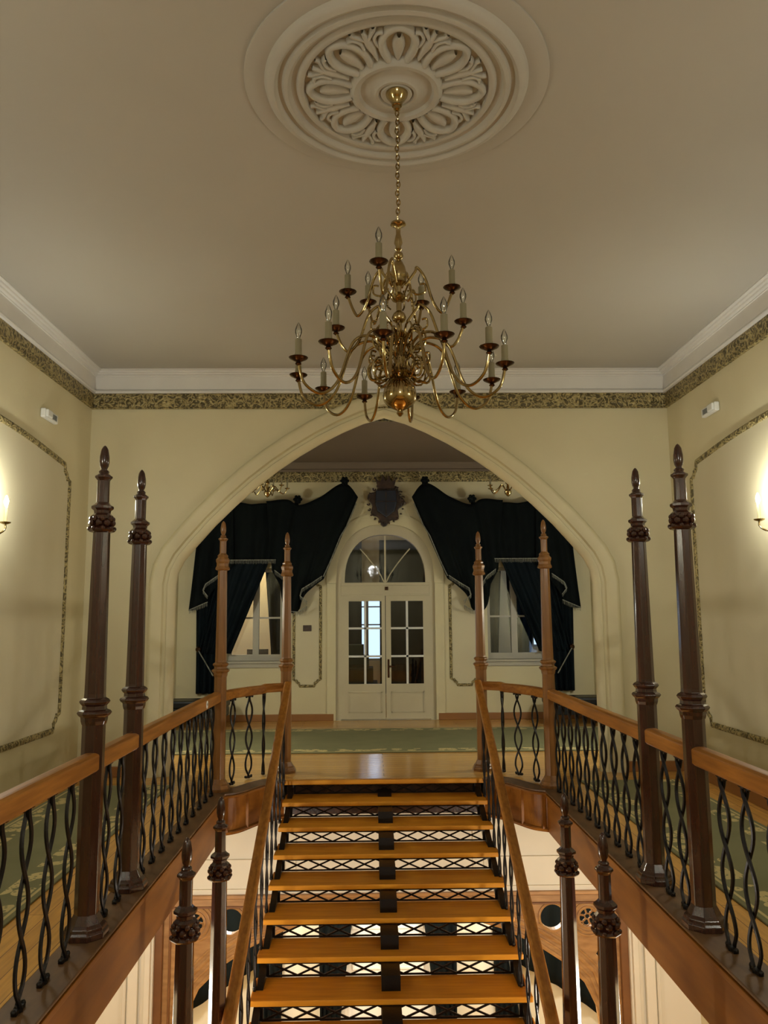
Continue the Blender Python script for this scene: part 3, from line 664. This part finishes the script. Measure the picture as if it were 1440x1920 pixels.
# ================================================================== RAILINGS
def baluster_mb(h=.845, feet=True, r=.050, k=3.1):
    mb = MB()
    for s in (0, 1):
        pts = []
        for i in range(33):
            t = i / 32; z = .012 + t * (h - .02); rr = r * min(1, math.sin(PI * min(max(t, .0), 1)) * 3 + .25)
            a = k * PI * t + s * PI; pts.append(((.009 if s else -.009) * math.cos(a / 1 - s * PI), rr * math.sin(a + .25), z))
        mb.tube(pts, .0102, 6)
    for z in (.010, h - .008):
        mb.bar((0, -.045, z), (0, .045, z), .024, .018)
        mb.sphere((0, -.047, z + (.006 if z < .1 else -.006)), .013, 6); mb.sphere((0, .047, z + (.006 if z < .1 else -.006)), .013, 6)
        mb.lathe([(.019, -.012), (.022, 0), (.014, .016)] if z < .1 else [(.014, -.016), (.022, 0), (.019, .010)], 8, (0, 0, z))
    return mb
bal0 = baluster_mb().build('baluster', 'iron', None, smooth=True)
def baluster(parent, loc, rz=0, sz=1):
    global bal0
    o = bal0 if bal0.parent is None else bal0.copy()
    if o is not bal0: COL.objects.link(o)
    o.parent = parent; o.location = loc; o.rotation_euler = (0, 0, rz); o.scale = (1, 1, sz); return o
def rail_profile(path, w=.085, h=.098):
    """molded handrail: sweep of a small profile, z is the underside"""
    pr_ = [(-.40, 0), (.40, 0), (.44, .05), (.5, .10), (.5, .80), (.47, .88), (.40, .93), (.30, .985), (.15, 1), (-.15, 1), (-.30, .985), (-.40, .93), (-.47, .88), (-.5, .80), (-.5, .10), (-.44, .05), (-.40, 0)]
    P = [Vector(p) for p in path]; rows = []
    for i, p in enumerate(P):
        a = P[max(i - 1, 0)]; b = P[min(i + 1, len(P) - 1)]; t = (b - a); t.z = 0; t.normalize(); n = Vector((t.y, -t.x, 0))
        rows.append([tuple(p + n * (x * w) + Vector((0, 0, z * h))) for x, z in pr_])
    mb = MB().grid(rows)
    m = len(pr_) - 1
    for q in (0, len(P) - 1): mb.add(rows[q][:m], [tuple(range(m))])
    return mb
def railing(s, word):
    x = s * 1.64
    t = thing('gallery_railing', 'oak handrail on twisted black iron balusters along the %s gallery' % word, 'railing', (x, 1.2, .012))
    mb = rail_profile([(0, 0, .84), (0, 2, .84), (0, 4, .84), (0, 6.78, .84)])
    mb.build('handrail', 'rail', t)
    ys = [1.5, 1.78, 2.06, 2.34, 2.62, 2.88, 3.13, 3.38, 3.64, 3.90, 4.15] + [4.72, 4.96] + [5.47 + .255 * i for i in range(10)]
    for y in ys: baluster(t, (0, y - 1.2, 0))
    # corner section from far corner post to the stair-head post
    cx = s * 1.30
    c = thing('corner_railing', 'short bent oak railing with iron balusters at the %s corner of the landing' % word, 'railing', (cx, 8.6, .012))
    B = Vector((cx, 8.6, 0))
    path = [(s * 1.62, 8.03), (s * 1.55, 8.35), (s * 1.42, 8.65), (s * 1.31, 8.80), (s * 1.28, 8.83), (s * 1.10, 8.95)]
    rail_profile([(px - B.x, py - B.y, .84 + (.012 if k > 3 else 0)) for k, (px, py) in enumerate(path)], .09, .092).build('handrail', 'railX', c)
    for px, py, rz_ in ((1.535, 8.28, .31 * s), (1.42, 8.62, .55 * s), (1.29, 8.80, -s * .145)):
        baluster(c, (s * px - B.x, py - B.y, 0), rz_)
railing(-1, 'left'); railing(1, 'right')
tag(MB().lathe([(.033, -.002), (.035, .0), (.033, .003)], 20).build('round_sticker', 'white', loc=(-1.5955, 7.27, .900)), 'small round white sticker on the left gallery handrail', 'sticker').rotation_euler = (0, PI / 2, 0)
tag(MB().lathe([(.012, .002), (.012, .004)], 12).build('sticker_dot', 'grey', loc=(-1.5945, 7.27, .903)), 'grey mark on the round white sticker', 'mark').rotation_euler = (0, PI / 2, 0)

# ================================================================== STAIRS
Y0, RISE, GO, SW = 8.55, .15, .35, 1.02
st = thing('staircase', 'open oak staircase with black lattice risers climbing to the far landing', 'staircase', (0, 4.0, LP))
sb = Vector((0, 4.0, LP))
def sput(mb, name, m, par=st, **k): mb.v = [tuple(Vector(v) - sb) for v in mb.v]; return mb.build(name, m, par, **k)
tr0 = MB().box(-SW, SW, 0, .385, -.042, 0).build('tread', 'tread', st, bevel=.008)
lat = MB()
zl, zh = .004, RISE - .044
for z in (zl + .006, zh - .006): lat.box(-.93, .93, -.006, .006, z - .006, z + .006)
n = 9; wd = 1.82 / n
for i in range(n):
    xa = -.91 + i * wd
    lat.bar((xa, 0, zl + .008), (xa + wd, 0, zh - .008), .012, .012, (0, 1, 0)); lat.bar((xa, 0, zh - .008), (xa + wd, 0, zl + .008), .012, .012, (0, 1, 0))
for x in (-.93, .93): lat.box(x - .01, x + .01, -.006, .006, zl, zh)
lat0 = lat.build('lattice_riser', 'iron', st)
for k in range(1, 14):
    o = tr0 if k == 1 else tr0.copy(); 
    if k > 1: COL.objects.link(o)
    o.parent = st; o.location = Vector((0, Y0 - GO * k, -RISE * k)) - sb
    l = lat0 if k == 1 else lat0.copy()
    if k > 1: COL.objects.link(l)
    l.parent = st; l.location = Vector((0, Y0 - GO * (k - 1) + .03, -RISE * k)) - sb
sl = RISE / GO
def stringer(x, w, depth, name, off=.0):
    ya, yb = 4.0, Y0 - .02; za = -(Y0 - ya) * sl - .05 - off; zb = -(Y0 - yb) * sl - .05 - off
    mb = MB().add([(x - w / 2, ya, za), (x + w / 2, ya, za), (x + w / 2, yb, zb), (x - w / 2, yb, zb), (x - w / 2, ya, za - depth), (x + w / 2, ya, za - depth), (x + w / 2, yb, zb - depth), (x - w / 2, yb, zb - depth)],
                  [(0, 1, 2, 3), (4, 7, 6, 5), (0, 4, 5, 1), (1, 5, 6, 2), (2, 6, 7, 3), (3, 7, 4, 0)])
    sput(mb, name, 'iron')
stringer(.0, .14, .10, 'centre_stringer', .04)
for x in (-.965, .965): stringer(x, .05, .16, 'side_stringer', .02)
cm = MB()
for k in range(2, 14): cm.box(-.07, .07, Y0 - GO * k + .12, Y0 - GO * k + .36, -RISE * k - .05, -RISE * k + RISE - .045)
sput(cm, 'stepped_carriage', 'iron')
slab_struct('floor_half_landing', [(-2.9, 1.2), (2.9, 1.2), (2.9, 5.5), (1.16, 5.5), (1.16, 4.05), (-1.16, 4.05), (-1.16, 5.5), (-2.9, 5.5)], LP - .15, LP, 'floorX')
for s, word in ((-1, 'left'), (1, 'right')):
    A = Vector((s * 1.045, 8.90, .90)); B = Vector((-1.0 if s < 0 else .94, 5.15, -.77)); B = A + (B - A) * 1.14
    t = thing('stair_railing', 'sloping oak handrail on thin iron balusters down the %s side of the stairs' % word, 'railing', tuple(B))
    rail_profile([A - B, (A - B) * .5, (0, 0, 0)], .075, .075).build('handrail', 'rail', t)
    for k in range(1, 13):
        y = Y0 - GO * k + .17; f = (y - B.y) / (A.y - B.y)
        if f < 0: continue
        zr = B.z + (A.z - B.z) * f; h = zr + .012 - (-RISE * k)
        baluster(t, Vector((A.x * f - B.x * f - s * .012, y - B.y, -RISE * k - B.z)), 0, h / .845).scale = (.8, .55, h / .845)

# ================================================================== LOWER WOODEN SCREEN
sc = thing('wooden_screen', 'golden oak arched screen with round openings filling the lower archway', 'screen', (XS, 8.95, LZ))
scb = Vector((XS, 8.95, LZ))
def cput(mb, name, m, **k): mb.v = [tuple(Vector(v) - scb) for v in mb.v]; return mb.build(name, m, sc, **k)
intr = [(0, -1.40), (.4, -1.43), (.8, -1.50), (1.15, -1.60), (1.5, -1.76), (1.8, -1.95), (2.02, -2.16), (2.14, -2.40), (2.18, -2.70), (2.18, LZ)]
def circ(cx, cz, r, n=24): return [(cx + r * math.cos(2 * PI * i / n), cz + r * math.sin(2 * PI * i / n)) for i in range(n)]
for s in (-1, 1):
    q = [(XS + s * x, z) for x, z in intr]
    poly = [(XS, -1.34), (XS + s * 2.48, -1.34), (XS + s * 2.48, LZ)] + q[::-1]
    tri = [(XS + s * x, z) for x, z in ((2.24, -1.72), (2.27, -2.02), (2.15, -1.88))]
    cput(MB().prism(poly, [circ(XS + s * 2.08, -1.51, .10), circ(XS + s * 1.70, -1.50, .13), tri], 8.9, 8.97), 'spandrel_panel', 'screenwood')
    mb = MB()
    for cx, cz, rr in ((2.08, -1.51, (.105, .15, .185)), (1.70, -1.50, (.140,))):
        for r in rr: mb.tube([(x, 8.893, z) for x, z in circ(XS + s * cx, cz, r, 32)], .014, 6, closed=True)
    cput(mb, 'ring_molding', 'screenwood', smooth=True)
    mb = MB()
    for off, r in ((.015, .022), (.065, .012), (.115, .022), (.16, .012)):
        pts = [(XS + s * (x + off * (.15 + .75 * min(1, x / 2))), 8.893, min(z + off * (1 if x < 2.1 else .2), -1.345)) for x, z in intr[1:]]
        mb.tube(pts, r, 6)
    cput(mb, 'arch_molding', 'screenwood', smooth=True)
    mb = MB()
    for k in range(6):
        a = k * PI / 3 + .3
        mb.tube([(XS + s * 2.08 + .062 * math.cos(a) + .036 * math.cos(q), 8.93, -1.51 + .062 * math.sin(a) + .036 * math.sin(q)) for q in rng(0, 2 * PI, 10)[:-1]], .008, 5, closed=True)
    cput(mb, 'tracery', 'screenwood', smooth=True)
    mb = MB().box(*sorted((XS + s * 2.40, XS + s * 2.48)), 8.84, 8.97, LZ, -1.34).box(*sorted((XS + s * 2.32, XS + s * 2.345)), 8.88, 8.9, LZ, -1.38)
    cput(mb, 'jamb_post', 'screenred', bevel=.006)
cput(MB().box(XS - 2.48, XS + 2.48, 8.86, 8.98, -1.345, -1.2).box(XS - 2.48, XS + 2.48, 8.76, 8.98, -1.235, -1.2), 'cornice_beam', 'screenwood', bevel=.006)
cput(MB().box(XS - 2.48, XS + 2.48, 8.84, 8.98, -1.265, -1.245).box(XS - 2.48, XS + 2.48, 8.84, 8.98, -1.355, -1.335), 'cornice_bead', 'screenred', bevel=.004)
tag(MB().box(XS - .10, XS + .10, 10.9, 11.1, LZ, -.33).build('pillar', 'iron', bevel=.01), 'dark iron pillar in the middle of the downstairs hall behind the stairs', 'pillar')

# ================================================================== CEILING MEDALLION
RC = Vector((.01, 3.89, H))
t = thing('ceiling_medallion', 'round white plaster medallion with leaf relief on the ceiling above the chandelier', 'medallion', tuple(RC))
def down(prof): return [(r, -z) for r, z in prof]
MB().lathe(down([(.80, .0005), (.80, .010), (.79, .014), (.69, .016)]), 96, caps=False).build('backing_disc', 'ceil', t, smooth=True)
MB().lathe(down([(.70, .0), (.69, .03), (.67, .05), (.645, .055), (.63, .045), (.625, .03), (.605, .028), (.595, .045), (.575, .05), (.56, .04), (.555, .022), (.53, .018), (.52, .032), (.505, .036), (.49, .03), (.485, .004), (.48, .0)]), 96, caps=False).build('outer_molding', 'plaster', t, smooth=True)
MB().lathe(down([(.485, .002), (.24, .004), (.01, .004)]), 64, caps=False).build('field_disc', 'plaster', t)
MB().lathe(down([(.25, .0), (.245, .03), (.225, .045), (.20, .04), (.19, .02), (.17, .018), (.12, .03), (.11, .045), (.095, .045), (.088, .03), (.08, .045), (.06, .05), (.01, .05)]), 64, caps=False).build('centre_rings', 'plaster', t, smooth=True)
def flat_tube(mb, pts, w, h):
    P = [Vector(p) for p in pts]; rows = []
    for i, p in enumerate(P):
        a = P[max(i - 1, 0)]; b = P[min(i + 1, len(P) - 1)]; d = (b - a).normalized(); n = Vector((-d.y, d.x, 0))
        ww = w[i] if isinstance(w, list) else w
        rows.append([tuple(p + n * (ww * k) + Vector((0, 0, -h * g))) for k, g in ((-1, 0), (-.8, .6), (-.4, .95), (0, 1), (.4, .95), (.8, .6), (1, 0))])
    mb.grid(rows)
pet = MB()
loop = catmull([(.235, -.045, -.004), (.30, -.075, -.004), (.37, -.083, -.004), (.43, -.055, -.004), (.462, 0, -.004), (.43, .055, -.004), (.37, .083, -.004), (.30, .075, -.004), (.235, .045, -.004)], 5)
flat_tube(pet, loop, .022, .034)
flat_tube(pet, catmull([(.25, 0, -.004), (.31, 0, -.004), (.37, 0, -.004), (.405, 0, -.004)], 4), [.012 + .022 * math.sin(PI * i / 12) for i in range(13)], .026)
for sgn in (-1, 1): flat_tube(pet, catmull([(.34, sgn * .10, -.004), (.385, sgn * .12, -.004), (.425, sgn * .105, -.004), (.43, sgn * .078, -.004)], 4), .012, .03)
pet0 = pet.build('petal', 'plaster', t, smooth=True)
lf = MB()
flat_tube(lf, catmull([(.27, 0, -.004), (.34, 0, -.004), (.40, 0, -.004), (.47, 0, -.004)], 4), [.010 + .020 * math.sin(PI * i / 12) ** 2 for i in range(13)], .03)
for sgn in (-1, 1): flat_tube(lf, catmull([(.40, 0, -.004), (.43, sgn * .03, -.004), (.455, sgn * .055, -.004), (.475, sgn * .06, -.004)], 4), .013, .028)
lf0 = lf.build('leaf', 'plaster', t, smooth=True)
for k in range(8):
    for o0, ph in ((pet0, 0), (lf0, PI / 8)):
        o = o0 if k == 0 else o0.copy()
        if k: COL.objects.link(o)
        o.parent = t; o.rotation_euler = (0, 0, PI / 2 + k * PI / 4 + ph)

# ================================================================== CHANDELIER
CC = Vector((.012, 3.87, 0))
ct = thing('chandelier', 'large three-tier polished brass chandelier with unlit candle bulbs hanging on a chain', 'chandelier', (CC.x, CC.y, 2.70))
Z = 2.70
MB().lathe([(.012, 1.625), (.026, 1.63), (.030, 1.65), (.042, 1.665), (.056, 1.685), (.060, 1.70)], 24).lathe([(.004, 1.60), (.018, 1.61), (.02, 1.63), (.010, 1.64)], 12).build('ceiling_cup', 'brass', ct, smooth=True)
mb = MB(); nl = 24; z = 1.60; step = (1.60 - 1.0) / nl
for i in range(nl):
    zc = 1.60 - (i + .5) * step; a = (i % 2) * PI / 2
    mb.tube([(.009 * math.cos(q) * math.cos(a) + .003 * math.sin(i * 1.3), .009 * math.cos(q) * math.sin(a), zc + .018 * math.sin(q)) for q in rng(0, 2 * PI, 10)[:-1]], .0035, 5, closed=True)
mb.build('chain', 'brass', ct, smooth=True)
body = [(.004, 1.0), (.012, .995), (.022, .985), (.038, .975), (.040, .965), (.018, .955), (.012, .94), (.012, .915), (.018, .89), (.022, .865), (.014, .845), (.018, .83), (.010, .82), (.022, .81), (.026, .795), (.020, .78), (.010, .772), (.020, .765), (.034, .735), (.042, .70), (.044, .68), (.036, .665), (.040, .65), (.026, .64), (.014, .63), (.012, .60), (.03, .585), (.042, .57), (.034, .555), (.014, .545), (.014, .50), (.03, .485), (.038, .465), (.03, .445), (.014, .435), (.016, .40), (.04, .385), (.055, .37), (.04, .35), (.02, .34), (.018, .29), (.03, .27), (.034, .25), (.024, .22), (.03, .20), (.06, .185), (.072, .17), (.05, .155), (.03, .145), (.055, .13), (.078, .10), (.086, .06), (.082, .03), (.062, .005), (.03, -.012), (.014, -.02), (.018, -.035), (.006, -.05)]
MB().lathe(body[::-1], 24).build('turned_stem', 'brass', ct, smooth=True)
def arm(idx, R, zc, z_root, r_root, ang, amp, drop):
    # S-shaped arm in its own plane, from the hub up, over, down and up again to the cup
    P = [(r_root, z_root), (r_root + .05, z_root + amp * .75), (r_root + .25 * (R - r_root), z_root + amp), (r_root + .42 * (R - r_root), z_root + amp * .45), (r_root + .58 * (R - r_root), zc - drop * .55), (r_root + .76 * (R - r_root), zc - drop), (R - .03, zc - drop * .72), (R, zc - .012)]
    path = catmull([(0, -r, z) for r, z in P], 6)
    a = MB().tube(path, .0075, 8)
    a.tube(catmull([(0, -r_root - .02, z_root - .01), (0, -r_root - .055, z_root - .045), (0, -r_root - .10, z_root - .03), (0, -r_root - .10, z_root + .012), (0, -r_root - .075, z_root + .01)], 5), .0055, 6)
    o = a.build('arm', 'brass', ct, smooth=True); o.rotation_euler = (0, 0, ang)
    pan = MB().lathe([(.006, -.03), (.016, -.022), (.010, -.012), (.022, -.006), (.042, .004), (.047, .010), (.040, .012), (.012, .006)], 16, (0, -R, zc)).build('drip_pan', 'brass_dark', o, smooth=True)
    MB().lathe([(.020, .004), (.018, .03), (.0165, .035), (.0165, .10), (.010, .105)], 12, (0, -R, zc)).build('candle_sleeve', 'candle', o, smooth=True)
    MB().lathe([(.007, .103), (.010, .115), (.017, .135), (.017, .15), (.009, .172), (.002, .185)], 12, (0, -R, zc)).build('bulb', 'bulb', o, smooth=True)
    return o
for k in range(12): arm(k, .525, .185, .26, .05, math.radians(-10 + 30 * k), .09, .155)
for a in (82, 262): arm(0, .325, .42, .44, .04, math.radians(a), .09, .12)
for a in (-22, 98, 152, 214, 250): arm(0, .28, .635, .64, .035, math.radians(a), .10, .13)
for k in range(12):
    a = math.radians(26 + 30 * k)
    for r0, z0 in ((.06, .19), (.045, .36)):
        pts = [(r0 + .045 + .045 * math.cos(q) * (1 - .1 * q), z0 + .06 * math.sin(q) * (1 - .08 * q)) for q in rng(PI, -3.4, 12)]
        MB().tube([(r * math.cos(a), r * math.sin(a), z) for r, z in pts], .0055, 5).build('scroll', 'brass', ct, smooth=True)
for k in range(6):
    a = math.radians(10 + 60 * k)
    mb = MB().tube(catmull([(.05 * math.cos(a), .05 * math.sin(a), .17), (.14 * math.cos(a), .14 * math.sin(a), .13), (.16 * math.cos(a), .16 * math.sin(a), .19), (.12 * math.cos(a), .12 * math.sin(a), .24)], 5), .007, 6)
    mb.build('leaf_scroll', 'brass', ct, smooth=True)
    mb = MB().tube(catmull([(.03 * math.cos(a), .03 * math.sin(a), .56), (.075 * math.cos(a), .075 * math.sin(a), .62), (.09 * math.cos(a), .09 * math.sin(a), .56), (.065 * math.cos(a), .065 * math.sin(a), .53)], 5), .005, 5)
    mb.build('leaf_scroll', 'brass', ct, smooth=True)

# small chandeliers in the far hall
def small_chandelier(x, y, z, label):
    t = thing('small_chandelier', label, 'chandelier', (x, y, z))
    MB().lathe([(.004, -.16), (.02, -.15), (.045, -.12), (.05, -.09), (.02, -.06), (.015, .0), (.03, .03), (.012, .07), (.006, .15), (.004, 4.27 - z)], 12).build('stem', 'brass', t, smooth=True)
    for k in range(6):
        a = k * PI / 3 + .35
        P = catmull([(.03, -.08), (.10, .02), (.17, -.06), (.24, -.09), (.28, -.02)] and [(.03, 0, -.08), (.09, 0, .0), (.15, 0, -.06), (.22, 0, -.10), (.27, 0, -.03)], 4)
        o = MB().tube(P, .007, 6).lathe([(.012, -.01), (.035, 0), (.035, .006), (.01, .008)], 10, (.27, 0, -.025)).build('arm', 'brass', t, smooth=True); o.rotation_euler = (0, 0, a)
        MB().lathe([(.011, -.02), (.011, .07)], 8, (.27, 0, 0)).build('candle_sleeve', 'candle', o)
        MB().lathe([(.006, .07), (.014, .09), (.012, .11), (.002, .135)], 8, (.27, 0, 0)).build('bulb', 'bulb', o, smooth=True)
small_chandelier(-1.50, 10.5, 3.42, 'small unlit brass chandelier half hidden behind the left side of the arch')
small_chandelier(1.72, 10.5, 3.42, 'small unlit brass chandelier half hidden behind the right side of the arch')

# ================================================================== WALL SCONCES
def sconce(s, y, label, grp=None, xw=None, z=2.42, watt=None):
    xw = xw or XW
    t = thing('wall_sconce', label, 'sconce', (s * (xw - .006), y, z), 0 if s < 0 else PI, grp)   # +x points into the room
    m1 = MB().lathe([(.004, -.12), (.03, -.10), (.045, -.04), (.05, 0), (.04, .05), (.012, .10)], 12)
    m1.v = [(x * .25 + .012, yy, z) for x, yy, z in m1.v]; m1.build('back_plate', 'brass', t, smooth=True)
    for k in (-1, 1):
        P = catmull([(.01, 0, 0), (.06, k * .05, -.06), (.12, k * .11, -.07), (.16, k * .15, -.03), (.16, k * .15, .02)], 6)
        o = MB().tube(P, .008, 8).lathe([(.012, 0), (.04, .01), (.045, .02), (.01, .02)], 14, (.16, k * .15, .01)).build('arm', 'brass', t, smooth=True)
        MB().lathe([(.014, .02), (.014, .145), (.01, .15)], 12, (.16, k * .15, .01)).build('candle_sleeve', 'candle', o)
        MB().lathe([(.008, .15), (.018, .175), (.018, .195), (.008, .23), (.002, .24)], 12, (.16, k * .15, .01)).build('bulb', 'lit', o, smooth=True)
    wx = s * (xw - .20)
    for k in (-1, 1): lamp('sconce_light', (wx, y + k * .15, z + .24), watt or SCONCE_W, WARM, .04)
    return t
sconce(-1, 6.32, 'lit brass candle sconce on the left wall panel, at the left edge of the view')
sconce(1, 6.36, 'lit brass candle sconce on the right wall panel, at the right edge of the view')
sconce(-1, 2.2, 'unseen lit brass candle sconce added as fill light on the left wall beside the viewer'); sconce(1, 2.2, 'unseen lit brass candle sconce added as fill light on the right wall beside the viewer')  # extra pair out of view, added to light the near hall

sconce(-1, 9.75, 'lit brass candle sconce added as fill light on the left wall of the far hall, hidden by the arch', None, 3.33, 1.6, 20)  # this pair is added behind the arch to brighten the far hall
sconce(1, 9.75, 'lit brass candle sconce added as fill light on the right wall of the far hall, hidden by the arch', None, 3.57, 1.6, 20)
# emergency light boxes under the frieze
def box_unit(s, y, z, word):
    t = thing('emergency_light', 'small white box light high on the %s wall below the frieze' % word, 'light fixture', (s * (XW - .002), y, z), 0 if s < 0 else PI)
    MB().box(0, .05, -.16, .16, -.045, .045).build('housing', 'white', t, bevel=.012)
    e = -1
    MB().box(.048, .075, *sorted((e * .15 * s * -1, e * .03 * s * -1)), -.035, .035).build('lens', 'white', t, bevel=.01)
    g = MB()
    for k in range(4): g.box(.049, .054, s * -(.02 + .028 * k) - .007, s * -(.02 + .028 * k) + .007, -.025, .025)
    g.build('grille', 'grey', t)
box_unit(-1, 7.58, 3.62, 'left'); box_unit(1, 7.62, 3.68, 'right')
